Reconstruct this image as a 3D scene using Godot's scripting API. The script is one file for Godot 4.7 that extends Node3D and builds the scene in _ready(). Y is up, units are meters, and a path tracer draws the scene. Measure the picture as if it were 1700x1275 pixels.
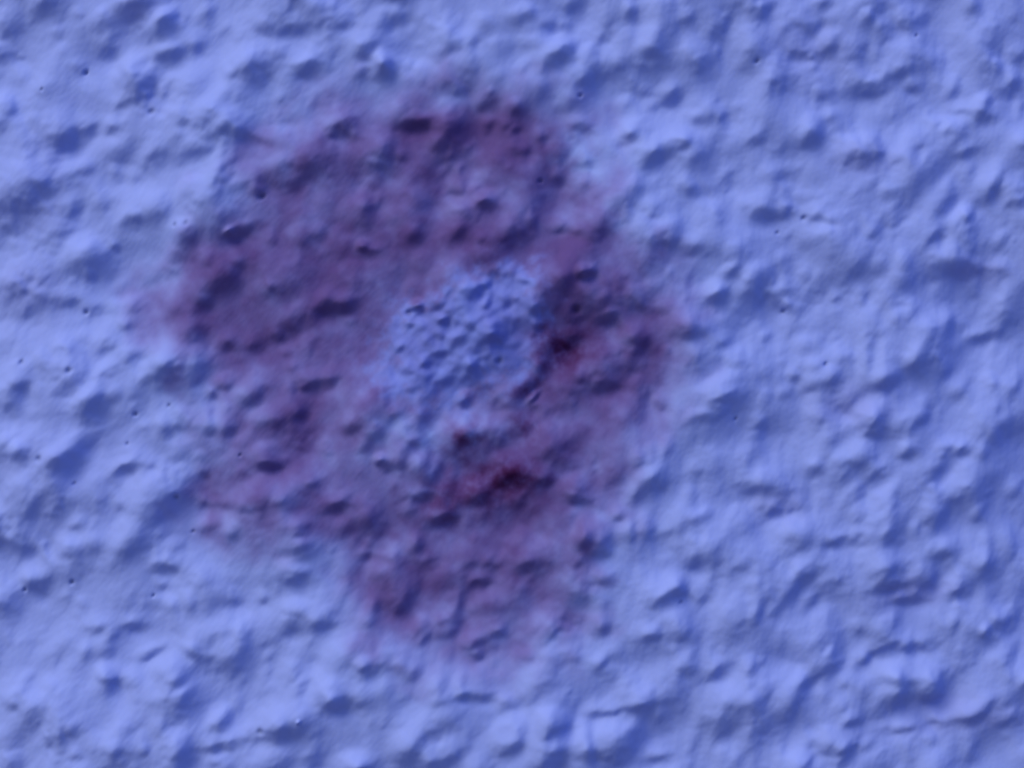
extends Node3D
# A hand's breadth of a blue painted, roughly rendered outside wall with a rusty damp stain.
# One unit of the drawing below is a tenth of a millimetre on the wall; U turns it into metres.

const U := 0.0001
const CX := 850.0            # the middle of the view, in drawing units
const CY := 637.5
const EYE := 1.4             # height of that middle above the ground
const STEP := 2.0            # spacing of the fine part of the wall's mesh
const X0 := -330.0
const X1 := 2030.0
const Y0 := -300.0
const Y1 := 1576.0

var xs := PackedFloat32Array()
var ys := PackedFloat32Array()
var nx := 0
var ny := 0
var ox := 0                  # index of the first fine column and row
var oy := 0
var fx := 0
var fy := 0
var height := PackedFloat32Array()
var piece := PackedInt32Array()      # which part of the wall each vertex belongs to
var dirt := PackedFloat32Array()     # dirt lodged in holes
var red := PackedFloat32Array()      # rust
var tone := PackedFloat32Array()     # density of the brown stain
var pieces := []                     # [name, label, parent index]
var edge_noise := FastNoiseLite.new()
var stain_radius := PackedFloat32Array()
var patch_radius := PackedFloat32Array()

const COAT := 0
const STAIN := 1
const PATCH := 2


func noise(s: int, wavelength: float, octaves: int) -> FastNoiseLite:
	var n := FastNoiseLite.new()
	n.noise_type = FastNoiseLite.TYPE_SIMPLEX_SMOOTH
	n.seed = s
	n.frequency = 1.0 / wavelength
	n.fractal_type = FastNoiseLite.FRACTAL_FBM if octaves > 1 else FastNoiseLite.FRACTAL_NONE
	n.fractal_octaves = octaves
	return n


func spacing(lo: float, hi: float, far_lo: float, far_hi: float) -> Array:
	var before := PackedFloat32Array()
	var v := lo
	var s := STEP
	while true:
		s *= 1.13
		v -= s
		if v <= far_lo + s:
			break
		before.append(v)
	before.append(far_lo)
	before.reverse()
	var all := before.duplicate()
	var n := int(round((hi - lo) / STEP))
	for i in n + 1:
		all.append(lo + i * STEP)
	v = hi
	s = STEP
	while true:
		s *= 1.13
		v += s
		if v >= far_hi - s:
			break
		all.append(v)
	all.append(far_hi)
	return [all, before.size(), n + 1]


# ---- shapes pressed into or laid onto the plaster -------------------------------------------------

# A sloping face: the plaster drops across it, towards the lower right (k > 0) or the upper left (k < 0).
# x, y its middle; a, b its half length and half width; turn its lie in degrees, rising to the right.
func slope(x: float, y: float, a: float, b: float, turn: float, k: float) -> void:
	a *= 0.9
	b = maxf(b * 1.3, 8.0)
	var t := deg_to_rad(turn)
	var ax := cos(t)
	var ay := -sin(t)
	var sx := -ay
	var sy := ax
	if sx * 0.5 + sy * 0.86 < 0.0:
		sx = -sx
		sy = -sy
	var r := 3.9 * maxf(a, b)
	var i0 := maxi(0, int((x - r - X0) / STEP))
	var i1 := mini(fx - 1, int((x + r - X0) / STEP) + 1)
	var j0 := maxi(0, int((y - r - Y0) / STEP))
	var j1 := mini(fy - 1, int((y + r - Y0) / STEP) + 1)
	for j in range(j0, j1 + 1):
		var dy := Y0 + j * STEP - y
		var row := (oy + j) * nx + ox
		for i in range(i0, i1 + 1):
			var dx := X0 + i * STEP - x
			var wob: float = wobble[row + i]
			var wob2: float = wobble[row + i - 9 * nx + 9]
			var u := (dx * ax + dy * ay) / a + wob2 * 0.35
			var s := (dx * sx + dy * sy) + wob * b * 0.55
			var q := s / b
			var e := u * u + q * q
			if e < 15.0:
				var rise := -k * 0.98 * s * exp(-0.5 * e)
				if k > 0.0:                # the grain whose lower side this is
					var up := (q + 1.25) / 0.95
					rise += k * b * 0.56 * exp(-0.5 * (u * u + up * up))
				height[row + i] += rise

var wobble := PackedFloat32Array()


# Paints a numbered part over an oval of the wall.
func claim(id: int, x: float, y: float, a: float, b: float, turn: float) -> void:
	var t := deg_to_rad(turn)
	var ax := cos(t)
	var ay := -sin(t)
	var r := maxf(a, b) * 1.4
	var i0 := maxi(0, int((x - r - X0) / STEP))
	var i1 := mini(fx - 1, int((x + r - X0) / STEP) + 1)
	var j0 := maxi(0, int((y - r - Y0) / STEP))
	var j1 := mini(fy - 1, int((y + r - Y0) / STEP) + 1)
	for j in range(j0, j1 + 1):
		for i in range(i0, i1 + 1):
			var dx := X0 + i * STEP - x
			var dy := Y0 + j * STEP - y
			var at := (oy + j) * nx + ox + i
			var u := (dx * ax + dy * ay) / a
			var s := (dx * -ay + dy * ax) / b
			if u * u + s * s < 1.0 + 0.5 * wobble[at]:
				piece[at] = id


func new_piece(called: String, label: String, x: float, y: float) -> int:
	# a piece inside the stain belongs to the stain, one inside the patch to the patch
	var under := COAT
	if patch_at(x, y) > 0.0:
		under = PATCH
	elif stain_at(x, y) > 0.0:
		under = STAIN
	pieces.append([called, label, under])
	return pieces.size() - 1


func gauss(field: PackedFloat32Array, x: float, y: float, a: float, b: float, turn: float, k: float) -> PackedFloat32Array:
	var t := deg_to_rad(turn)
	var ax := cos(t)
	var ay := -sin(t)
	var r := 3.6 * maxf(a, b)
	var i0 := maxi(0, int((x - r - X0) / STEP))
	var i1 := mini(fx - 1, int((x + r - X0) / STEP) + 1)
	var j0 := maxi(0, int((y - r - Y0) / STEP))
	var j1 := mini(fy - 1, int((y + r - Y0) / STEP) + 1)
	for j in range(j0, j1 + 1):
		for i in range(i0, i1 + 1):
			var dx := X0 + i * STEP - x
			var dy := Y0 + j * STEP - y
			var at := (oy + j) * nx + ox + i
			var u := (dx * ax + dy * ay) / a + wobble[at] * 0.8
			var s := (dx * -ay + dy * ax) / b + wobble[at] * 0.8
			var e := u * u + s * s
			if e < 13.0:
				field[at] += k * exp(-0.5 * e)
	return field


# A rounded lump of plaster standing proud of the wall.
func lump(x: float, y: float, a: float, b: float, turn: float, rise: float) -> void:
	bump(x, y, a * 0.9, b * 0.9, turn, rise * 2.1)
	claim(new_piece("plaster_lump", "", x, y), x, y, a * 1.25, b * 1.25, turn)


# A hollow with a crisp upper left edge.
func hollow(x: float, y: float, a: float, b: float, turn: float, k: float) -> void:
	slope(x, y, a, b, turn, k)
	slope(x - b * 0.45, y - b * 0.5, a * 0.8, b * 0.5, turn, k * 0.45)
	claim(new_piece("hollow", "", x, y), x, y, a * 1.25, b * 1.25, turn)


func pinhole(x: float, y: float, r := 4.0) -> void:
	height = gauss(height, x, y, r, r * 0.85, 40, -r * 1.15)
	dirt = gauss(dirt, x, y, r * 0.9, r * 0.8, 30, 0.5)
	claim(new_piece("pinhole", "", x, y), x, y, r * 1.7, r * 1.5, 0)


func rust(x: float, y: float, a: float, b: float, turn: float, k: float) -> void:
	red = gauss(red, x, y, a * 1.15, b * 1.15, turn, k * 0.8)
	claim(new_piece("rust_spot", "dark red rust spot", x, y), x, y, a * 1.4, b * 1.4, turn)


# ---- outlines -------------------------------------------------------------------------------------

func polar(points: Array, cx: float, cy: float) -> PackedFloat32Array:
	var out := PackedFloat32Array()
	out.resize(360)
	for k in 360:
		var d := Vector2.from_angle(deg_to_rad(float(k)))
		var best := 10.0
		for i in points.size():
			var hit = Geometry2D.segment_intersects_segment(Vector2(cx, cy), Vector2(cx, cy) + d * 3000.0, points[i], points[(i + 1) % points.size()])
			if hit != null:
				best = maxf(best, (hit - Vector2(cx, cy)).length())
		out[k] = best
	return out


func reach(table: PackedFloat32Array, dx: float, dy: float) -> float:
	var f := fposmod(rad_to_deg(atan2(dy, dx)), 360.0)
	var k := int(f)
	return lerpf(table[k % 360], table[(k + 1) % 360], f - k)


const SCX := 690.0
const SCY := 600.0
const PCX := 775.0
const PCY := 560.0


# How far inside the stain's edge a point lies (drawing units, negative outside).
func stain_at(x: float, y: float) -> float:
	var dx := x - SCX
	var dy := y - SCY
	if dx * dx + dy * dy > 390000.0:
		return -100.0
	return reach(stain_radius, dx, dy) - sqrt(dx * dx + dy * dy) + 26.0 * edge_noise.get_noise_2d(x, y)


func patch_at(x: float, y: float) -> float:
	var dx := x - PCX
	var dy := y - PCY
	if dx * dx + dy * dy > 40000.0:
		return -100.0
	return reach(patch_radius, dx, dy) - sqrt(dx * dx + dy * dy) + 14.0 * edge_noise.get_noise_2d(x * 1.7 + 300.0, y * 1.7)


func tag(o: Node, label: String, category := "", kind := "") -> void:
	if label:
		o.set_meta("label", label)
	if category:
		o.set_meta("category", category)
	if kind:
		o.set_meta("kind", kind)


func _ready() -> void:
	# ---- camera, sky, sun, exposure ----
	var cam := Camera3D.new()
	cam.name = "camera"
	add_child(cam)
	cam.position = Vector3(0, EYE, 0.32)
	cam.fov = rad_to_deg(2.0 * atan(CY * U / 0.32))
	cam.near = 0.01
	cam.far = 200.0

	var sm := ProceduralSkyMaterial.new()
	sm.sky_top_color = Color(0.33, 0.5, 0.92)
	sm.sky_horizon_color = Color(0.6, 0.7, 0.9)
	sm.sky_curve = 0.2
	sm.ground_bottom_color = Color(0.2, 0.19, 0.18)
	sm.ground_horizon_color = Color(0.5, 0.55, 0.62)
	sm.sun_angle_max = 1.0
	var env := Environment.new()
	env.background_mode = Environment.BG_SKY
	env.sky = Sky.new()
	env.sky.sky_material = sm
	env.background_energy_multiplier = 0.68
	env.ambient_light_source = Environment.AMBIENT_SOURCE_SKY
	env.tonemap_mode = Environment.TONE_MAPPER_LINEAR
	env.tonemap_exposure = 1.58
	env.sdfgi_enabled = true
	env.ssao_enabled = true
	env.ssil_enabled = true
	var we := WorldEnvironment.new()
	we.name = "environment"
	we.environment = env
	add_child(we)

	var sun := DirectionalLight3D.new()
	sun.name = "sun"
	add_child(sun)
	sun.look_at_from_position(Vector3(-0.48, 0.74, 0.50), Vector3.ZERO, Vector3.UP)
	sun.light_energy = 0.5
	sun.light_angular_distance = 34.0
	sun.light_color = Color(1.0, 0.97, 0.94)
	sun.shadow_enabled = true

	# ---- ground ----
	var soil := StandardMaterial3D.new()
	soil.albedo_color = Color(0.19, 0.18, 0.17).linear_to_srgb()
	soil.roughness = 0.95
	var gn := NoiseTexture2D.new()
	gn.noise = noise(77, 30.0, 5)
	gn.width = 512
	gn.height = 512
	gn.seamless = true
	gn.as_normal_map = true
	gn.bump_strength = 4.0
	soil.normal_enabled = true
	soil.normal_texture = gn
	soil.uv1_triplanar = true
	soil.uv1_scale = Vector3(1.5, 1.5, 1.5)
	var gp := PlaneMesh.new()
	gp.size = Vector2(120, 120)
	gp.material = soil
	var ground := MeshInstance3D.new()
	ground.name = "ground"
	ground.mesh = gp
	ground.position = Vector3(0, 0, 0)
	tag(ground, "bare grey paved ground in front of the wall", "", "structure")
	add_child(ground)

	# ---- the wall ----
	build_wall()


func start_grid() -> void:
	var gx := spacing(X0, X1, -17000.0, 18500.0)
	var gy := spacing(Y0, Y1, -11000.0, CY + EYE / U - 1.0)
	xs = gx[0]
	ox = gx[1]
	fx = gx[2]
	ys = gy[0]
	oy = gy[1]
	fy = gy[2]
	nx = xs.size()
	ny = ys.size()
	var total := nx * ny
	for f in [height, dirt, red, tone, wobble]:
		f.resize(total)
	height.resize(total)
	dirt.resize(total)
	red.resize(total)
	tone.resize(total)
	wobble.resize(total)
	piece.resize(total)

	edge_noise = noise(5, 120.0, 4)
	var outline := [Vector2(470, 235), Vector2(540, 195), Vector2(600, 172), Vector2(700, 180), Vector2(775, 168), Vector2(860, 172), Vector2(925, 196), Vector2(985, 250), Vector2(1015, 330), Vector2(1005, 395),
		Vector2(1085, 430), Vector2(1115, 520), Vector2(1122, 600), Vector2(1090, 690), Vector2(1030, 730), Vector2(1022, 850), Vector2(985, 900), Vector2(985, 985), Vector2(930, 1050), Vector2(800, 1095),
		Vector2(690, 1070), Vector2(610, 1050), Vector2(570, 960), Vector2(560, 890), Vector2(470, 880), Vector2(340, 865), Vector2(330, 800), Vector2(385, 730), Vector2(370, 660), Vector2(310, 625), Vector2(275, 570),
		Vector2(265, 500), Vector2(285, 450), Vector2(340, 405), Vector2(400, 345), Vector2(410, 285)]
	stain_radius = polar(outline, SCX, SCY)
	var inner := [Vector2(636, 536), Vector2(690, 498), Vector2(760, 462), Vector2(830, 436), Vector2(884, 440), Vector2(905, 500), Vector2(908, 570), Vector2(896, 615), Vector2(860, 640),
		Vector2(800, 652), Vector2(750, 672), Vector2(690, 668), Vector2(636, 655), Vector2(624, 590)]
	patch_radius = polar(inner, PCX, PCY)


func build_wall() -> void:
	start_grid()
	var rough := noise(11, 130.0, 1)      # trowelled undulation, dragged up to the right
	var lumps := noise(12, 50.0, 1)      # grit under the paint
	var broad := noise(13, 420.0, 2)
	var streak := noise(17, 24.0, 1)     # the brush, drawn straight down
	var fine := noise(14, 9.0, 1)        # brush marks and paint grain
	var grain := noise(15, 36.0, 2)      # coarse grit of the patch
	var wob := noise(16, 44.0, 2)
	var ca := cos(deg_to_rad(52.0))
	var sa := -sin(deg_to_rad(52.0))
	for j in ny:
		var y := ys[j]
		for i in nx:
			var x := xs[i]
			var at := j * nx + i
			wobble[at] = wob.get_noise_2d(x, y) * 0.55
			var u := x * ca + y * sa
			var v := -x * sa + y * ca
			var h := rough.get_noise_2d(u * lerpf(0.6, 0.95, clampf(x / 1200.0, 0.0, 1.0)), v) * 9.0 + broad.get_noise_2d(x, y) * 24.0
			var away := maxf(maxf(-120.0 - x, x - 1820.0), maxf(-110.0 - y, y - 1386.0))
			if away > 0.0:
				h += lumps.get_noise_2d(u * 0.85, v) * 5.0 * smoothstep(20.0, 220.0, away)
			h += 135.0 * (cos((x - CX) * 0.00126) - 0.83) + 12.0 * cos((y - CY) * 0.0017)     # the wall is a little out of true
			var right := smoothstep(500.0, 1100.0, x)
			h += lerpf(fine.get_noise_2d(u * 0.55, v), fine.get_noise_2d(x, y * 0.8), right) * 0.17
			h += streak.get_noise_2d(x, y * 0.28) * (0.2 + 0.36 * right)
			if x > 600.0 and x < 940.0 and y > 400.0 and y < 700.0:
				var inside := patch_at(x, y)
				if inside > -8.0:
					var m := smoothstep(-8.0, 20.0, inside)
					h += m * (grain.get_noise_2d(x, y) * 2.4)
			height[at] = h

	pieces = [["plaster_coat", "", -1], ["rust_stain", "purplish brown damp stain with a ragged ring", -1], ["filler_patch", "coarse pale blue grain inside the stain", -1]]
	for j in range(oy, oy + fy):
		for i in range(ox, ox + fx):
			var at := j * nx + i
			var x := xs[i]
			var y := ys[j]
			if x > 190.0 and x < 1180.0 and y > 100.0 and y < 1140.0:
				var s := stain_at(x, y)
				if patch_at(x, y) > 0.0:
					piece[at] = PATCH
				elif s > 0.0:
					piece[at] = STAIN

	scatter_grit()
	relief_top_left()
	relief_top_middle()
	relief_top_right()
	relief_left()
	relief_middle()
	relief_right()
	relief_bottom_left()
	relief_bottom_middle()
	relief_bottom_right()
	stain_density()
	make_meshes()


# Rounded grit and dents of every size under the paint.
func scatter_grit() -> void:
	var rng := RandomNumberGenerator.new()
	rng.seed = 2024
	for k in 2300:
		var r := 9.0 + 19.0 * pow(rng.randf(), 1.6)
		var x := rng.randf_range(-120.0, 1820.0)
		var y := rng.randf_range(-110.0, 1386.0)
		var lie := rng.randfn(lerpf(48.0, 66.0, clampf(x / 1700.0, 0.0, 1.0)), 26.0)
		var rise := r * rng.randf_range(-0.08, 0.52)
		bump(x, y, r * rng.randf_range(0.85, 1.4), r * rng.randf_range(0.75, 1.0), lie, rise)
	for k in 6500:                    # and the fine sand between
		var r := rng.randf_range(4.0, 8.5)
		bump(rng.randf_range(-110.0, 1810.0), rng.randf_range(-100.0, 1376.0), r * rng.randf_range(0.9, 1.7), r * 0.9, rng.randfn(58.0, 24.0), r * rng.randf_range(-0.14, 0.2))


	for k in 1500:                    # the same again round about, thinning out
		var r := 9.0 + 19.0 * pow(rng.randf(), 1.6)
		var x := rng.randf_range(X0, X1)
		var y := rng.randf_range(Y0, Y1)
		var lie := rng.randfn(56.0, 26.0)
		var rise := r * rng.randf_range(-0.08, 0.52)
		var room := minf(minf(x - X0, X1 - x), minf(y - Y0, Y1 - y))
		if x < -120.0 or x > 1820.0 or y < -110.0 or y > 1386.0:
			bump(x, y, r * 1.1, r * 0.9, lie, rise * smoothstep(35.0, 150.0, room))
			bump(x, y, r * 1.1, r * 0.9, lie, rise * smoothstep(35.0, 150.0, room) * 0.3)


func bump(x: float, y: float, a: float, b: float, turn: float, rise: float) -> void:
	var t := deg_to_rad(turn)
	var ax := cos(t) / a
	var ay := -sin(t) / a
	var bx := sin(t) / b
	var by := cos(t) / b
	var r := 2.9 * maxf(a, b)
	var i0 := maxi(0, int((x - r - X0) / STEP))
	var i1 := mini(fx - 1, int((x + r - X0) / STEP) + 1)
	var j0 := maxi(0, int((y - r - Y0) / STEP))
	var j1 := mini(fy - 1, int((y + r - Y0) / STEP) + 1)
	for j in range(j0, j1 + 1):
		var dy := Y0 + j * STEP - y
		var row := (oy + j) * nx + ox
		for i in range(i0, i1 + 1):
			var dx := X0 + i * STEP - x
			var w: float = wobble[row + i] * 0.32
			var u := dx * ax + dy * ay + w
			var s := dx * bx + dy * by - w
			var e := u * u + s * s
			if e < 9.0:
				height[row + i] += rise * exp(-0.5 * e - 0.06 * e * e)


func relief_top_left() -> void:
	hollow(222, 17, 24, 14, 20, 0.55)
	hollow(280, 42, 22, 12, 30, 0.55)
	hollow(241, 158, 25, 21, 35, 0.6)
	hollow(435, 125, 25, 19, 40, 0.55)
	hollow(514, 123, 19, 10, 15, 0.6)
	slope(280, 145, 16, 10, 35, 0.3)
	slope(175, 83, 16, 11, 10, 0.5)
	slope(130, 113, 11, 8, 30, 0.35)
	slope(390, 131, 8, 7, 50, 0.4)
	slope(482, 57, 22, 10, 10, 0.45)
	slope(526, 47, 36, 15, 20, 0.35)
	slope(438, 55, 11, 7, -20, 0.4)
	slope(329, 84, 15, 10, 20, 0.4)
	slope(381, 165, 14, 9, 30, 0.35)
	slope(354, 202, 26, 12, 25, 0.5)
	slope(312, 203, 12, 10, 40, 0.4)
	slope(195, 177, 12, 8, 30, 0.4)
	slope(184, 216, 12, 8, 10, 0.55)
	slope(147, 209, 14, 9, 30, 0.45)
	slope(106, 238, 24, 17, 35, 0.5)
	slope(50, 253, 15, 14, 40, 0.3)
	slope(91, 54, 10, 8, 40, 0.35)
	slope(126, 23, 10, 7, 30, 0.3)
	slope(7, 88, 12, 16, 60, 0.4)
	slope(10, 175, 10, 13, 60, 0.35)
	slope(320, 260, 22, 10, 20, 0.45)
	slope(34, 335, 42, 20, 15, 0.42)
	slope(121, 347, 14, 10, 40, 0.45)
	slope(174, 341, 14, 13, 50, 0.4)
	slope(226, 298, 10, 9, 45, 0.3)
	slope(194, 293, 10, 9, 45, 0.3)
	slope(221, 368, 17, 9, 5, 0.5)
	slope(388, 297, 25, 18, 60, 0.35)
	slope(361, 270, 44, 9, 62, -0.42)
	slope(395, 222, 22, 7, 50, -0.3)
	slope(422, 234, 28, 6, -15, 0.42)
	slope(472, 206, 14, 8, 20, 0.3)
	slope(435, 312, 15, 11, 45, 0.45)
	slope(320, 395, 20, 10, 60, 0.6)
	slope(398, 390, 18, 7, 20, 0.7)
	slope(516, 290, 18, 12, 40, 0.35)
	slope(560, 223, 20, 11, 15, 0.5)
	slope(101, 388, 18, 8, 30, 0.3)
	slope(189, 411, 6, 5, 30, 0.4)
	slope(255, 250, 40, 12, 30, -0.2)
	slope(60, 120, 50, 16, 70, -0.25)
	slope(290, 170, 30, 9, 55, -0.3)
	slope(205, 150, 26, 7, 55, -0.3)
	lump(384, 386, 7, 5, 30, 3.0)
	pinhole(136, 116, 3.5)
	pinhole(251, 185, 4.0)
	pinhole(437, 329, 4.5)
	pinhole(293, 374, 3.0)
	pinhole(312, 372, 3.5)
	pinhole(64, 145, 2.5)


func relief_top_middle() -> void:
	hollow(983, 138, 20, 14, 45, 0.5)
	hollow(612, 98, 15, 11, 20, 0.5)
	slope(578, 44, 16, 8, 15, 0.45)
	slope(648, 121, 12, 9, 45, 0.45)
	slope(683, 118, 7, 6, 20, 0.35)
	slope(649, 40, 14, 10, 50, 0.3)
	slope(676, 37, 12, 9, 50, 0.3)
	slope(754, 86, 18, 7, 30, 0.5)
	slope(788, 81, 14, 9, 30, 0.4)
	slope(919, 50, 18, 8, 10, 0.4)
	slope(934, 106, 20, 9, 10, 0.6)
	lump(929, 80, 18, 13, 20, 5.0)
	slope(1003, 73, 14, 11, 45, 0.5)
	slope(1051, 34, 14, 12, 45, 0.4)
	slope(1074, 94, 12, 5, -10, 0.5)
	slope(771, 155, 9, 9, 60, 0.35)
	slope(874, 121, 10, 6, 40, 0.3)
	slope(1111, 169, 20, 10, 30, 0.4)
	slope(1061, 155, 12, 10, 30, 0.3)
	slope(700, 212, 28, 7, 0, 0.7)
	slope(815, 216, 12, 8, 20, 0.5)
	slope(848, 221, 17, 9, 10, 0.65)
	slope(862, 192, 14, 12, 50, 0.4)
	slope(578, 223, 18, 13, 10, 0.6)
	slope(963, 216, 16, 8, -10, 0.45)
	slope(1041, 233, 12, 8, 5, 0.6)
	slope(902, 236, 8, 7, 45, 0.4)
	slope(670, 268, 7, 6, 30, 0.3)
	slope(781, 250, 10, 6, 20, 0.35)
	slope(748, 258, 30, 7, 62, -0.5)
	slope(757, 285, 14, 6, 80, -0.45)
	slope(772, 290, 12, 10, 60, 0.4)
	slope(762, 322, 14, 9, 10, 0.65)
	lump(801, 331, 11, 8, 20, 4.0)
	slope(806, 346, 14, 6, 12, 0.7)
	slope(976, 280, 10, 10, 30, 0.45)
	slope(929, 304, 9, 8, 30, 0.45)
	slope(1094, 263, 35, 10, 33, 0.5)
	slope(1084, 357, 14, 9, 25, 0.45)
	slope(707, 341, 12, 13, 60, 0.3)
	slope(619, 348, 14, 12, 60, 0.35)
	slope(602, 318, 24, 6, 82, -0.45)
	slope(764, 398, 18, 10, 15, 0.55)
	slope(848, 395, 14, 10, 15, 0.45)
	slope(929, 384, 14, 7, 10, 0.65)
	slope(956, 391, 9, 6, -20, 0.55)
	slope(982, 316, 16, 6, 70, -0.35)
	slope(690, 401, 12, 8, 20, 0.4)
	slope(615, 424, 18, 6, 5, 0.55)
	lump(604, 409, 8, 7, 0, 4.0)
	slope(803, 405, 9, 6, 20, 0.35)
	slope(875, 260, 9, 7, 30, 0.3)
	slope(955, 60, 14, 7, 60, -0.4)
	pinhole(897, 304, 3.0)
	pinhole(962, 163, 3.0)


func relief_top_right() -> void:
	hollow(1272, 24, 20, 12, 60, 0.55)
	hollow(1450, 152, 19, 11, 15, 0.65)
	hollow(1427, 268, 27, 14, 5, 0.5)
	slope(1197, 54, 18, 12, 50, 0.4)
	slope(1368, 8, 12, 5, 15, 0.45)
	slope(1353, 44, 10, 12, 70, 0.3)
	slope(1460, 13, 10, 9, 45, 0.35)
	slope(1336, 93, 20, 8, 3, 0.65)
	slope(1380, 88, 14, 7, 30, 0.4)
	lump(1378, 62, 14, 12, 30, 4.0)
	slope(1162, 115, 16, 15, 40, 0.45)
	slope(1508, 47, 14, 10, -20, 0.3)
	slope(1538, 30, 16, 8, 30, 0.35)
	slope(1487, 128, 14, 11, 60, 0.4)
	slope(1518, 145, 12, 7, -5, 0.5)
	slope(1589, 148, 22, 9, 60, 0.4)
	slope(1665, 115, 10, 9, 30, 0.5)
	slope(1687, 145, 18, 15, 30, 0.5)
	slope(1599, 185, 14, 5, -5, 0.5)
	slope(1639, 196, 16, 9, 25, 0.65)
	lump(1634, 168, 16, 10, 40, 4.5)
	slope(1155, 206, 12, 9, 10, 0.5)
	slope(1197, 196, 13, 15, 60, 0.4)
	slope(1565, 209, 10, 11, 60, 0.45)
	slope(1462, 262, 10, 6, 40, 0.5)
	slope(1494, 273, 12, 11, -30, 0.5)
	slope(1525, 243, 20, 11, 40, 0.45)
	slope(1346, 236, 14, 7, 20, 0.3)
	slope(1255, 236, 14, 8, 35, 0.4)
	slope(1363, 162, 12, 9, 20, 0.35)
	slope(1609, 253, 18, 6, 20, 0.4)
	slope(1656, 310, 22, 8, 60, 0.6)
	slope(1693, 329, 16, 12, 30, 0.5)
	slope(1585, 334, 30, 13, 35, 0.35)
	slope(1275, 361, 26, 11, 5, 0.55)
	slope(1312, 358, 10, 9, 40, 0.45)
	slope(1366, 368, 18, 7, -5, 0.6)
	slope(1366, 350, 16, 8, 20, 0.3)
	slope(1481, 368, 22, 9, 30, 0.5)
	slope(1450, 393, 10, 7, 20, 0.35)
	slope(1555, 398, 18, 10, 45, 0.6)
	slope(1600, 365, 30, 8, 45, 0.4)
	slope(1154, 320, 11, 13, 60, 0.45)
	slope(1208, 300, 20, 8, 50, 0.3)
	slope(1147, 418, 14, 8, 15, 0.5)
	slope(1300, 293, 24, 8, 10, 0.3)
	slope(1130, 243, 10, 7, 10, 0.45)
	slope(1194, 365, 15, 12, 60, 0.3)
	slope(1540, 345, 30, 14, 45, -0.25)
	slope(1640, 280, 34, 12, 40, -0.25)
	slope(1420, 225, 30, 12, 10, -0.25)
	pinhole(1253, 105, 3.5)
	pinhole(1333, 363, 3.5)
	pinhole(1527, 55, 2.5)
	pinhole(1290, 387, 2.5)


func relief_left() -> void:
	slope(37, 480, 38, 24, 20, 0.35)
	slope(37, 523, 20, 10, 30, 0.4)
	slope(125, 445, 25, 12, 10, 0.3)
	slope(148, 460, 8, 3, 45, 0.6)
	slope(110, 503, 18, 9, 5, 0.5)
	slope(160, 516, 12, 10, 45, 0.35)
	slope(223, 509, 14, 9, 25, 0.35)
	slope(103, 580, 16, 9, 15, 0.45)
	slope(174, 580, 18, 10, 20, 0.5)
	slope(223, 594, 15, 9, 30, 0.45)
	slope(30, 644, 20, 9, 15, 0.45)
	slope(108, 648, 15, 10, 20, 0.4)
	hollow(159, 676, 27, 13, 40, 0.6)
	slope(143, 646, 26, 8, 50, -0.4)
	hollow(287, 625, 32, 18, 20, 0.45)
	slope(250, 605, 28, 7, 55, -0.5)
	slope(331, 560, 18, 13, 45, 0.4)
	slope(383, 577, 12, 8, 10, 0.6)
	slope(428, 577, 14, 9, 30, 0.4)
	slope(351, 438, 10, 9, 30, 0.45)
	slope(283, 452, 14, 9, 15, 0.4)
	slope(401, 442, 12, 8, 10, 0.5)
	slope(388, 469, 25, 16, 30, 0.35)
	slope(341, 506, 14, 9, 15, 0.45)
	slope(546, 514, 24, 10, 10, 0.75)
	slope(506, 540, 30, 13, 15, 0.5)
	slope(455, 482, 6, 5, 30, 0.4)
	slope(469, 563, 9, 8, 40, 0.45)
	slope(516, 641, 20, 9, 5, 0.75)
	slope(557, 634, 14, 9, 30, 0.6)
	slope(428, 661, 24, 13, 25, 0.45)
	slope(358, 658, 8, 8, 20, 0.5)
	lump(374, 634, 13, 11, 0, 5.0)
	slope(366, 688, 16, 6, 80, -0.4)
	slope(352, 715, 9, 8, 10, 0.5)
	slope(388, 715, 14, 8, 45, 0.6)
	slope(310, 708, 16, 11, 15, 0.4)
	slope(277, 715, 10, 10, 40, 0.35)
	slope(248, 712, 7, 6, 60, 0.3)
	slope(499, 691, 10, 7, 20, 0.55)
	slope(465, 705, 12, 10, 30, 0.4)
	slope(506, 732, 22, 18, 50, 0.35)
	slope(457, 774, 17, 5, 2, 0.9)
	lump(440, 752, 18, 14, 20, 6.0)
	slope(411, 789, 10, 9, 50, 0.35)
	slope(337, 788, 9, 7, 20, 0.4)
	slope(20, 752, 28, 15, 10, 0.45)
	hollow(105, 772, 22, 12, 22, 0.6)
	slope(78, 752, 22, 6, 40, -0.35)
	hollow(209, 781, 20, 8, 18, 0.65)
	slope(250, 776, 12, 8, 35, 0.4)
	slope(145, 732, 25, 9, 28, 0.4)
	slope(64, 830, 35, 8, 50, 0.35)
	slope(118, 820, 48, 10, 42, -0.35)
	slope(180, 745, 40, 9, 45, -0.3)
	slope(337, 838, 10, 8, 10, 0.45)
	slope(381, 840, 24, 8, 5, 0.4)
	slope(202, 843, 10, 8, 30, 0.35)
	slope(557, 843, 16, 8, 10, 0.6)
	slope(520, 690, 40, 9, 60, -0.25)
	slope(430, 690, 30, 8, 55, -0.25)
	pinhole(137, 518, 3.5)
	pinhole(31, 601, 3.5)
	pinhole(116, 616, 4.0)
	pinhole(64, 762, 4.0)
	pinhole(293, 825, 4.0)
	pinhole(224, 688, 3.0)
	pinhole(122, 803, 2.5)
	pinhole(402, 755, 2.5)
	pinhole(281, 673, 2.5)
	pinhole(210, 737, 2.5)


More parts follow.
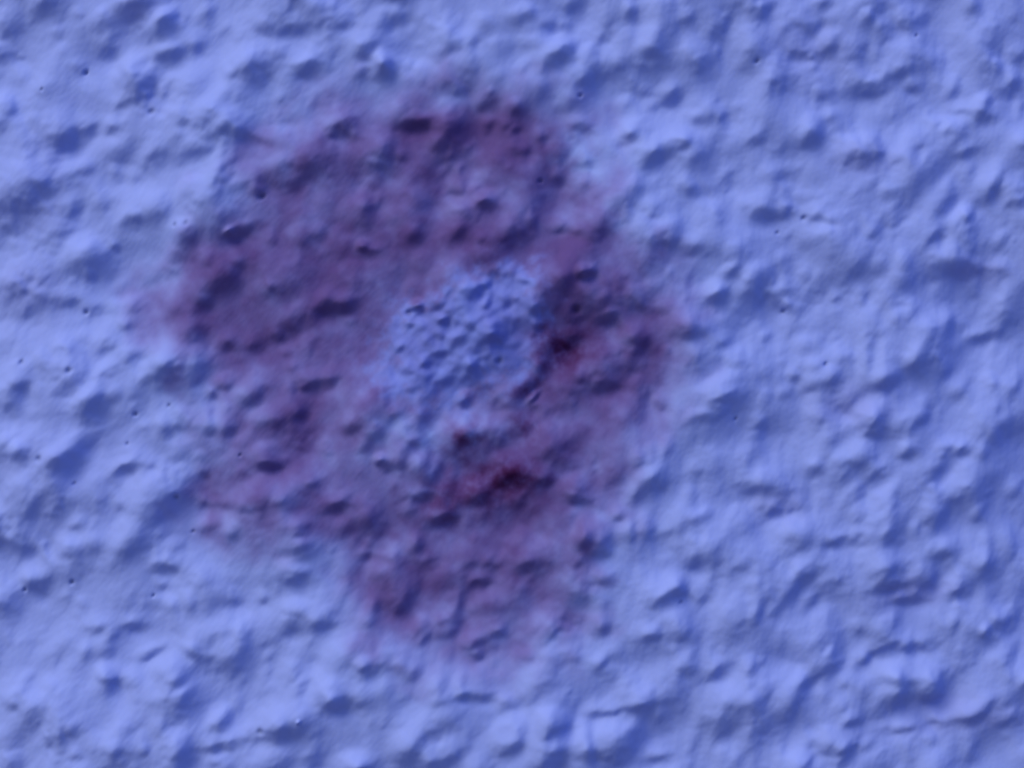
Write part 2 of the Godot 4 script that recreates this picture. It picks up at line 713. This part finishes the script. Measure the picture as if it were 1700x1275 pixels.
func relief_middle() -> void:
	slope(580, 513, 14, 7, 15, 0.65)
	# grit of the patch
	slope(700, 519, 8, 5, 10, 0.8)
	slope(739, 536, 7, 6, 40, 0.7)
	slope(681, 543, 8, 5, 20, 0.55)
	slope(784, 543, 8, 5, 20, 0.55)
	slope(821, 563, 8, 7, 30, 0.75)
	slope(680, 619, 9, 6, 10, 0.6)
	slope(739, 634, 9, 6, 10, 0.5)
	slope(771, 671, 8, 6, 20, 0.6)
	slope(842, 508, 10, 5, 20, 0.5)
	slope(793, 488, 9, 5, 40, 0.5)
	slope(712, 575, 9, 5, 10, 0.5)
	slope(735, 590, 8, 5, 10, 0.5)
	slope(897, 548, 9, 7, 30, 0.5)
	slope(870, 470, 8, 5, 20, 0.5)
	lump(782, 605, 8, 8, 0, 4.5)
	lump(690, 508, 10, 6, 20, 4.0)
	lump(806, 472, 8, 7, 30, 3.0)
	lump(806, 505, 9, 6, 60, 3.0)
	lump(884, 512, 8, 9, 60, 3.5)
	lump(728, 505, 13, 9, 35, 3.0)
	lump(706, 600, 10, 8, 50, 3.5)
	lump(818, 540, 9, 7, 0, 2.5)
	lump(760, 560, 11, 7, 20, 2.5)
	lump(665, 575, 9, 7, 30, 2.5)
	pinhole(830, 600, 5.0)
	pinhole(680, 521, 4.0)
	var rng := RandomNumberGenerator.new()
	rng.seed = 41
	for k in 90:                     # the smaller grit, laid at random
		var gx := rng.randf_range(620.0, 915.0)
		var gy := rng.randf_range(430.0, 690.0)
		var gr := rng.randf_range(5.0, 9.5)
		var up := rng.randf_range(-0.6, 4.6)
		var lie := rng.randf_range(0.0, 180.0)
		if patch_at(gx, gy) > 4.0:
			height = gauss(height, gx, gy, gr * rng.randf_range(0.8, 1.5), gr, lie, up)
	# ring of stained plaster round it
	slope(902, 459, 26, 9, 80, 0.45)
	slope(936, 479, 18, 18, 40, 0.35)
	lump(964, 452, 8, 8, 45, 5.5)
	slope(980, 459, 9, 6, 20, 0.8)
	pinhole(956, 516, 6.0)
	slope(1010, 531, 14, 8, 15, 0.75)
	slope(1057, 573, 15, 14, 35, 0.6)
	slope(1076, 513, 8, 10, 60, 0.45)
	slope(949, 570, 16, 9, 22, 0.6)
	slope(965, 631, 10, 9, 40, 0.6)
	lump(1003, 604, 24, 24, 0, 8.0)
	slope(1003, 645, 26, 8, 5, 0.55)
	slope(882, 641, 16, 8, 30, 0.5)
	slope(902, 614, 10, 8, 60, 0.4)
	lump(885, 658, 11, 5, 45, 4.0)
	slope(889, 678, 9, 6, 10, 0.45)
	slope(909, 690, 12, 8, 45, 0.4)
	slope(835, 671, 17, 10, 15, 0.5)
	slope(872, 712, 12, 10, 30, 0.35)
	slope(781, 725, 17, 9, 15, 0.6)
	slope(659, 695, 14, 9, 10, 0.45)
	slope(707, 695, 10, 8, 30, 0.35)
	slope(585, 712, 12, 7, 20, 0.45)
	slope(629, 722, 12, 7, 25, 0.4)
	slope(693, 739, 12, 9, 10, 0.6)
	slope(710, 762, 14, 8, 80, 0.4)
	slope(646, 772, 8, 8, 30, 0.5)
	lump(632, 761, 8, 7, 60, 4.0)
	slope(727, 789, 12, 8, 70, 0.4)
	slope(700, 823, 20, 7, 15, 0.75)
	slope(852, 796, 24, 11, 3, 0.5)
	slope(804, 823, 20, 9, 30, 0.6)
	slope(902, 799, 12, 7, -5, 0.6)
	lump(953, 806, 16, 13, 10, 6.0)
	slope(960, 831, 18, 6, -3, 0.7)
	slope(1000, 772, 22, 8, 76, -0.4)
	slope(1091, 803, 14, 11, 30, 0.55)
	slope(1098, 675, 9, 8, 30, 0.45)
	slope(1068, 658, 14, 11, 50, 0.35)
	slope(936, 752, 20, 14, 50, 0.35)
	slope(575, 840, 12, 9, 10, 0.4)
	slope(831, 739, 9, 9, 20, 0.35)
	slope(752, 700, 9, 12, 80, -0.35)
	slope(800, 705, 8, 12, 80, -0.35)
	slope(660, 790, 14, 12, 40, -0.25)
	lump(832, 757, 14, 10, 30, 3.0)
	rust(852, 793, 27, 13, 3, 0.8)
	rust(810, 805, 50, 24, 25, 0.5)
	rust(778, 728, 17, 12, 20, 0.75)
	rust(920, 578, 15, 22, 60, 0.85)
	rust(952, 575, 34, 22, 30, 0.4)
	rust(876, 645, 18, 7, 30, 0.6)
	rust(872, 705, 13, 14, 30, 0.5)
	rust(735, 830, 20, 14, 40, 0.35)


func relief_right() -> void:
	hollow(1192, 499, 15, 11, 30, 0.6)
	hollow(1457, 718, 15, 15, 50, 0.6)
	hollow(1201, 670, 24, 10, 25, 0.65)
	lump(1185, 642, 26, 12, 30, 5.0)
	lump(1447, 683, 20, 15, 20, 6.0)
	lump(1428, 752, 17, 17, 0, 6.0)
	slope(1178, 480, 16, 8, 30, -0.3)
	slope(1260, 489, 16, 15, 50, 0.4)
	slope(1300, 513, 9, 6, -30, 0.7)
	slope(1221, 455, 10, 8, 30, 0.35)
	slope(1612, 449, 28, 10, -8, 0.55)
	slope(1670, 455, 14, 10, 40, 0.4)
	slope(1390, 499, 10, 6, 20, 0.4)
	slope(1498, 509, 14, 7, 0, 0.35)
	slope(1440, 496, 14, 10, 60, 0.3)
	slope(1639, 562, 22, 8, 18, 0.6)
	slope(1585, 543, 14, 11, 40, 0.45)
	slope(1149, 553, 22, 10, 5, 0.5)
	slope(1194, 572, 14, 7, 5, 0.45)
	slope(1353, 644, 22, 9, 15, 0.45)
	slope(1467, 637, 22, 8, 20, 0.65)
	slope(1407, 668, 16, 9, 20, 0.5)
	slope(1408, 683, 9, 7, 0, 0.4)
	slope(1528, 695, 30, 10, 35, 0.45)
	slope(1504, 755, 14, 8, 10, 0.6)
	slope(1568, 749, 12, 8, 20, 0.4)
	slope(1599, 752, 14, 8, 10, 0.5)
	slope(1454, 788, 17, 9, 10, 0.65)
	slope(1353, 782, 12, 8, 15, 0.5)
	slope(1423, 823, 25, 9, 55, 0.45)
	slope(1408, 789, 22, 9, 55, 0.35)
	slope(1262, 813, 28, 12, 5, 0.55)
	slope(1299, 838, 28, 13, 15, 0.5)
	slope(1562, 782, 22, 9, 45, 0.4)
	slope(1407, 597, 12, 10, 60, 0.4)
	slope(1575, 617, 12, 8, 30, 0.4)
	slope(1602, 648, 22, 7, 50, 0.4)
	slope(1319, 630, 8, 7, 20, 0.4)
	slope(1484, 830, 22, 9, 55, 0.35)
	slope(1425, 590, 32, 6, 84, -0.35)
	slope(1460, 590, 30, 6, 84, -0.35)
	slope(1440, 600, 26, 5, 84, 0.3)
	slope(1550, 585, 24, 7, 80, -0.3)
	slope(1240, 452, 20, 8, 55, -0.35)
	slope(1385, 735, 22, 10, 50, 0.25)
	slope(1260, 720, 26, 10, 45, 0.25)
	slope(1230, 745, 34, 10, 70, -0.25)
	slope(1590, 810, 30, 14, 30, -0.25)
	slope(1650, 650, 26, 14, 30, -0.2)
	slope(1680, 720, 22, 16, 60, 0.3)
	pinhole(1369, 605, 3.0)
	pinhole(1218, 695, 2.5)
	pinhole(1300, 517, 3.0)


func relief_bottom_left() -> void:
	slope(34, 917, 15, 14, 40, 0.4)
	slope(71, 912, 16, 6, -60, 0.5)
	slope(113, 926, 15, 13, 10, 0.45)
	slope(158, 912, 16, 12, 30, 0.35)
	slope(216, 916, 15, 11, 58, 0.45)
	hollow(277, 946, 20, 9, 0, 0.6)
	slope(253, 915, 18, 7, 72, -0.4)
	slope(270, 977, 10, 8, 10, 0.4)
	slope(56, 983, 12, 11, 30, 0.6)
	lump(38, 961, 12, 11, 40, 4.0)
	hollow(496, 963, 22, 12, 10, 0.55)
	slope(395, 1000, 10, 9, 45, 0.4)
	slope(438, 997, 8, 6, 10, 0.45)
	slope(223, 1041, 16, 8, 15, 0.65)
	slope(159, 1047, 20, 8, 5, 0.4)
	slope(250, 1088, 22, 6, 25, 0.7)
	slope(314, 1084, 12, 7, -20, 0.55)
	slope(344, 1095, 16, 12, 40, 0.4)
	lump(285, 1108, 22, 16, 10, 5.0)
	hollow(189, 1137, 16, 10, 40, 0.6)
	lump(169, 1115, 12, 10, 30, 4.0)
	slope(297, 1133, 14, 5, 30, 0.6)
	slope(314, 1155, 14, 8, 45, 0.35)
	slope(91, 1095, 22, 10, 30, 0.35)
	slope(61, 1196, 20, 13, 40, 0.4)
	slope(17, 1177, 10, 7, 10, 0.45)
	slope(388, 1236, 34, 9, 15, 0.55)
	slope(351, 1246, 12, 8, 20, 0.45)
	slope(283, 1233, 12, 8, 20, 0.4)
	slope(310, 1252, 14, 9, 60, 0.4)
	slope(489, 1044, 12, 10, 30, 0.45)
	slope(546, 1034, 16, 7, 10, 0.5)
	lump(489, 1008, 17, 13, 0, 5.0)
	slope(499, 1125, 16, 12, 40, 0.35)
	slope(482, 1213, 25, 13, 40, 0.4)
	slope(506, 879, 14, 9, 15, 0.6)
	slope(506, 907, 14, 6, 15, 0.4)
	slope(388, 889, 14, 8, 15, 0.35)
	slope(219, 1206, 18, 10, 30, 0.3)
	slope(81, 1236, 8, 7, 20, 0.45)
	slope(128, 1260, 9, 7, 30, 0.45)
	slope(121, 882, 14, 8, 5, 0.4)
	slope(560, 1165, 14, 10, 40, 0.45)
	slope(526, 1263, 14, 10, 45, 0.4)
	slope(350, 1200, 20, 12, 20, -0.3)
	slope(300, 1050, 34, 14, 40, -0.25)
	slope(60, 880, 26, 10, 60, -0.3)
	pinhole(115, 969, 3.5)
	pinhole(435, 1212, 4.5)
	pinhole(253, 990, 2.5)
	pinhole(319, 883, 2.5)
	pinhole(32, 983, 3.0)
	lump(500, 1192, 3, 3, 0, 2.5)


func relief_bottom_middle() -> void:
	slope(737, 862, 19, 8, 15, 0.85)
	slope(609, 923, 9, 5, 30, 0.5)
	slope(697, 906, 8, 8, 30, 0.6)
	slope(720, 933, 14, 18, 50, 0.35)
	slope(815, 939, 14, 9, 20, 0.55)
	slope(875, 939, 14, 9, 25, 0.65)
	slope(801, 966, 14, 7, 10, 0.65)
	slope(767, 997, 20, 8, 75, 0.5)
	slope(757, 1034, 18, 9, 55, 0.5)
	lump(810, 1000, 24, 16, 10, 5.0)
	lump(781, 1064, 13, 12, 20, 5.5)
	slope(794, 1088, 11, 7, 20, 0.7)
	slope(828, 1051, 10, 6, 5, 0.55)
	slope(707, 1054, 13, 10, 40, 0.5)
	slope(734, 1034, 10, 7, 30, 0.45)
	slope(801, 1154, 22, 6, -3, 0.5)
	slope(771, 1149, 8, 5, 30, 0.6)
	slope(926, 1047, 28, 13, 45, 0.5)
	slope(879, 1088, 18, 8, 30, 0.3)
	slope(997, 918, 14, 8, 5, 0.6)
	lump(966, 889, 15, 13, 10, 5.5)
	slope(1010, 896, 12, 11, 50, 0.4)
	slope(1027, 858, 10, 7, 15, 0.55)
	slope(1084, 889, 14, 13, 50, 0.4)
	hollow(1105, 993, 26, 11, 32, 0.6)
	slope(1081, 1054, 14, 7, 18, 0.65)
	slope(970, 987, 16, 13, 45, 0.35)
	slope(1003, 1041, 10, 9, 40, 0.4)
	slope(617, 1111, 16, 8, 40, 0.5)
	lump(605, 1095, 12, 9, 30, 4.0)
	slope(666, 1010, 12, 10, 40, 0.4)
	slope(632, 1007, 16, 9, 75, 0.4)
	slope(713, 1213, 28, 12, 50, 0.45)
	slope(744, 1256, 25, 10, 35, 0.45)
	slope(686, 1243, 14, 9, 75, 0.4)
	slope(855, 1240, 18, 8, 30, 0.45)
	slope(923, 1250, 20, 13, 45, 0.55)
	slope(939, 1203, 12, 11, 45, 0.55)
	lump(838, 1209, 32, 16, 42, 4.0)
	lump(902, 1209, 26, 13, 66, 4.5)
	lump(966, 1216, 22, 12, 85, 4.0)
	slope(983, 1246, 10, 9, 45, 0.55)
	slope(1058, 1170, 30, 7, 9, 0.42)
	slope(1015, 1180, 16, 8, 20, 0.35)
	slope(987, 1182, 14, 7, 10, 0.55)
	slope(1088, 1258, 18, 7, 10, 0.65)
	slope(1007, 1105, 10, 12, 60, 0.4)
	slope(855, 1165, 9, 10, 60, 0.4)
	slope(602, 1272, 14, 7, 5, 0.7)
	slope(572, 1165, 12, 13, 60, 0.4)
	slope(740, 1132, 22, 8, 80, 0.35)
	slope(1050, 1130, 45, 20, 30, -0.25)
	slope(690, 1150, 40, 12, 65, -0.25)
	slope(900, 1010, 26, 12, 60, -0.25)
	pinhole(1127, 996, 2.5)


func relief_bottom_right() -> void:
	slope(1280, 852, 14, 8, 5, 0.6)
	slope(1315, 850, 18, 9, 5, 0.4)
	slope(1383, 901, 18, 7, 5, 0.6)
	slope(1423, 896, 12, 8, 40, 0.4)
	slope(1149, 934, 12, 9, 30, 0.45)
	slope(1164, 993, 14, 12, 20, 0.45)
	slope(1133, 980, 8, 9, 40, 0.45)
	slope(1332, 960, 16, 12, 45, 0.4)
	slope(1319, 980, 40, 10, 50, 0.35)
	slope(1349, 997, 18, 7, 50, 0.45)
	slope(1565, 921, 20, 9, 15, 0.4)
	lump(1471, 940, 26, 18, 10, 7.0)
	slope(1481, 976, 26, 6, 8, 0.7)
	slope(1514, 1000, 25, 7, 6, 0.45)
	hollow(1602, 987, 20, 12, 42, 0.55)
	slope(1580, 962, 22, 8, 62, -0.35)
	slope(1646, 950, 16, 11, 42, 0.5)
	lump(1467, 1044, 22, 18, 20, 7.0)
	slope(1484, 1078, 30, 9, 12, 0.6)
	slope(1528, 1078, 10, 7, -10, 0.5)
	slope(1434, 1098, 25, 8, 45, 0.5)
	slope(1670, 1037, 10, 9, 40, 0.5)
	lump(1640, 1048, 9, 8, 40, 3.0)
	slope(1390, 1098, 15, 12, 45, 0.45)
	slope(1346, 1125, 25, 9, 45, 0.5)
	slope(1191, 1115, 22, 9, 30, 0.45)
	slope(1143, 1111, 12, 7, 10, 0.35)
	lump(1545, 1126, 25, 21, 10, 8.0)
	lump(1480, 1120, 12, 16, 80, 4.0)
	slope(1552, 1162, 18, 8, 15, 0.7)
	slope(1494, 1159, 12, 9, 20, 0.55)
	slope(1501, 1132, 9, 12, 60, 0.4)
	slope(1602, 1199, 28, 8, 10, 0.5)
	slope(1639, 1179, 22, 7, 42, 0.55)
	slope(1555, 1204, 10, 6, -20, 0.5)
	slope(1687, 1206, 20, 9, 10, 0.5)
	slope(1420, 1199, 18, 8, 30, 0.6)
	lump(1373, 1228, 17, 20, 80, 6.0)
	slope(1417, 1236, 14, 9, 60, 0.4)
	slope(1403, 1256, 22, 10, 50, 0.45)
	slope(1204, 1206, 18, 13, 50, 0.4)
	slope(1218, 1169, 14, 13, 50, 0.4)
	slope(1498, 1214, 25, 6, 3, 0.45)
	slope(1683, 1095, 20, 8, 40, 0.5)
	slope(1170, 1240, 28, 7, 80, -0.3)
	slope(1215, 1245, 26, 7, 78, -0.3)
	slope(1300, 1235, 26, 8, 75, 0.3)
	slope(1340, 1245, 24, 8, 75, 0.3)
	slope(1260, 1185, 20, 8, 50, -0.3)
	slope(1280, 905, 34, 16, 30, -0.25)
	slope(1620, 1130, 40, 14, 50, -0.25)


func stain_density() -> void:
	# thick and thin places in the soaked plaster
	for s in [[480, 500, 120, 70, 15, 0.30], [370, 490, 70, 50, 30, 0.22], [700, 215, 40, 14, 0, 0.3], [850, 215, 60, 34, 5, 0.35], [810, 245, 110, 50, 5, 0.3], [790, 400, 130, 26, 0, 0.45], [940, 480, 38, 80, 0, 0.5], [1045, 550, 50, 60, 0, 0.30],
			[1000, 640, 60, 24, 5, 0.25], [850, 800, 120, 60, 10, 0.30], [520, 650, 80, 60, 30, 0.16], [740, 925, 90, 50, 10, 0.3], [790, 1000, 110, 50, 0, 0.14], [640, 330, 160, 70, 20, 0.14], [985, 300, 50, 60, 0, -0.2], [560, 225, 60, 26, 10, 0.15], [590, 300, 60, 40, 20, -0.16], [690, 215, 60, 16, 0, 0.25],
			[600, 440, 50, 40, 0, 0.15], [945, 690, 80, 60, 30, 0.15], [490, 740, 60, 60, 0, 0.15],
			[680, 760, 60, 60, 0, -0.3], [710, 690, 90, 40, 0, -0.28], [985, 960, 60, 80, 0, -0.2], [800, 1040, 80, 50, 0, -0.15], [285, 620, 60, 36, 20, -0.3], [960, 290, 50, 60, 0, -0.22], [430, 850, 120, 40, 0, -0.05],
			[250, 760, 130, 90, 20, 0.07], [110, 250, 60, 40, 30, 0.05], [1410, 670, 40, 24, 10, 0.12], [1510, 985, 45, 18, 5, 0.14], [1620, 448, 36, 14, 0, 0.12], [1340, 85, 50, 40, 0, 0.06], [1430, 268, 40, 20, 0, 0.08],
			[1290, 835, 40, 20, 0, 0.08], [1600, 1200, 90, 16, 5, 0.08], [1555, 1170, 50, 12, 5, 0.08], [790, 1120, 70, 40, 0, 0.12], [40, 480, 50, 36, 0, 0.08], [30, 350, 50, 26, 0, 0.06], [240, 158, 30, 24, 30, 0.08], [440, 125, 26, 20, 30, 0.04], [225, 17, 26, 14, 20, 0.08]]:
		tone = gauss(tone, s[0], s[1], s[2], s[3], s[4], s[5])


func make_meshes() -> void:
	var total := nx * ny
	var blot := noise(21, 110.0, 3)
	var speck := noise(22, 34.0, 3)
	var verts := PackedVector3Array()
	var norms := PackedVector3Array()
	var cols := PackedColorArray()
	verts.resize(total)
	norms.resize(total)
	cols.resize(total)
	var paint := Vector3(0.272, 0.352, 0.735)
	var filler := Vector3(0.195, 0.27, 0.69)     # the patch was painted a deeper blue
	var damp := Vector3(0.55, 0.36, 0.475)       # what the stain leaves of each colour
	var iron := Vector3(0.45, 0.19, 0.29)
	for j in ny:
		var y := ys[j]
		var jm := maxi(j - 1, 0)
		var jp := mini(j + 1, ny - 1)
		var iy := 1.0 / (ys[jp] - ys[jm])
		for i in nx:
			var x := xs[i]
			var at := j * nx + i
			verts[at] = Vector3((x - CX) * U, EYE + (CY - y) * U, height[at] * U)
			var im := maxi(i - 1, 0)
			var ip := mini(i + 1, nx - 1)
			var gx := (height[j * nx + ip] - height[j * nx + im]) / (xs[ip] - xs[im])
			var gy := (height[jp * nx + i] - height[jm * nx + i]) * iy
			norms[at] = Vector3(-gx, gy, 1.0).normalized()
			var b := blot.get_noise_2d(x, y)
			var c := paint * (1.0 + 0.05 * b)
			var d := tone[at]
			if x > 100.0 and x < 1250.0 and y > 60.0 and y < 1200.0:
				var s := stain_at(x, y)
				var pm := smoothstep(-30.0, 40.0, patch_at(x, y) + 40.0 * speck.get_noise_2d(x + 500.0, y))
				c = c.lerp(filler, pm)
				var m := smoothstep(-90.0, 75.0, s + 38.0 * b) * 0.66 + smoothstep(-24.0, 50.0, s) * 0.06
				d = d * (0.35 + 0.65 * smoothstep(-40.0, 40.0, s)) + m
				d += m * (b * 0.75 + speck.get_noise_2d(x, y) * 0.22)
				d *= 1.0 - 0.72 * pm
			d = clampf(d * 1.2, 0.0, 1.6)
			c *= Vector3(pow(damp.x, d), pow(damp.y, d), pow(damp.z, d))
			var r := clampf(red[at] * (1.0 + speck.get_noise_2d(x, y)), 0.0, 1.2)
			if r > 0.01:
				c *= Vector3(pow(iron.x, r), pow(iron.y, r), pow(iron.z, r))
			c *= 1.0 - 0.6 * clampf(dirt[at], 0.0, 1.0)
			cols[at] = Color(c.x, c.y, c.z)

	# triangles, sorted by the part they belong to
	var lists := []
	for p in pieces:
		lists.append(PackedInt32Array())
	var coat := PackedInt32Array()
	for j in ny - 1:
		for i in nx - 1:
			var a := j * nx + i
			var id := piece[a]
			if id == 0:
				coat.append(a)
			else:
				lists[id].append(a)
	lists[0] = coat

	var paint_mat := StandardMaterial3D.new()
	paint_mat.vertex_color_use_as_albedo = true
	paint_mat.roughness = 0.85
	paint_mat.metallic_specular = 0.2

	var wall := Node3D.new()
	wall.name = "rendered_wall"
	tag(wall, "blue painted rough plaster wall with a round purplish rust stain", "wall", "thing")
	wall.position = Vector3(0, 0, 0)
	add_child(wall)
	var map := PackedInt32Array()
	map.resize(total)
	map.fill(-1)
	var nodes := []
	for id in pieces.size():
		var quads: PackedInt32Array = lists[id]
		nodes.append(null)
		if quads.is_empty():
			continue
		var v := PackedVector3Array()
		var n := PackedVector3Array()
		var c := PackedColorArray()
		var idx := PackedInt32Array()
		idx.resize(quads.size() * 6)
		var used := PackedInt32Array()
		var w := 0
		for a in quads:
			for k in [a, a + 1, a + nx, a + nx + 1]:
				if map[k] < 0:
					map[k] = used.size()
					used.append(k)
			idx[w] = map[a]
			idx[w + 1] = map[a + 1]
			idx[w + 2] = map[a + nx]
			idx[w + 3] = map[a + 1]
			idx[w + 4] = map[a + nx + 1]
			idx[w + 5] = map[a + nx]
			w += 6
		v.resize(used.size())
		n.resize(used.size())
		c.resize(used.size())
		for k in used.size():
			var o := used[k]
			v[k] = verts[o]
			n[k] = norms[o]
			c[k] = cols[o]
			map[o] = -1
		var arrays := []
		arrays.resize(Mesh.ARRAY_MAX)
		arrays[Mesh.ARRAY_VERTEX] = v
		arrays[Mesh.ARRAY_NORMAL] = n
		arrays[Mesh.ARRAY_COLOR] = c
		arrays[Mesh.ARRAY_INDEX] = idx
		var mesh := ArrayMesh.new()
		mesh.add_surface_from_arrays(Mesh.PRIMITIVE_TRIANGLES, arrays)
		mesh.surface_set_material(0, paint_mat)
		var mi := MeshInstance3D.new()
		mi.name = pieces[id][0]
		mi.mesh = mesh
		tag(mi, pieces[id][1])
		var under: int = pieces[id][2]
		if under > 0 and nodes[under] != null:
			nodes[under].add_child(mi, true)
		else:
			wall.add_child(mi, true)
		nodes[id] = mi

	# the masonry that carries the plaster
	var core := BoxMesh.new()
	core.size = Vector3(3.5, 2.5, 0.22)
	var stone := StandardMaterial3D.new()
	stone.albedo_color = Color(0.272, 0.352, 0.735).linear_to_srgb()
	stone.roughness = 0.9
	core.material = stone
	var m := MeshInstance3D.new()
	m.name = "masonry"
	m.mesh = core
	m.position = Vector3(0.01, 1.25, -0.15)
	wall.add_child(m)
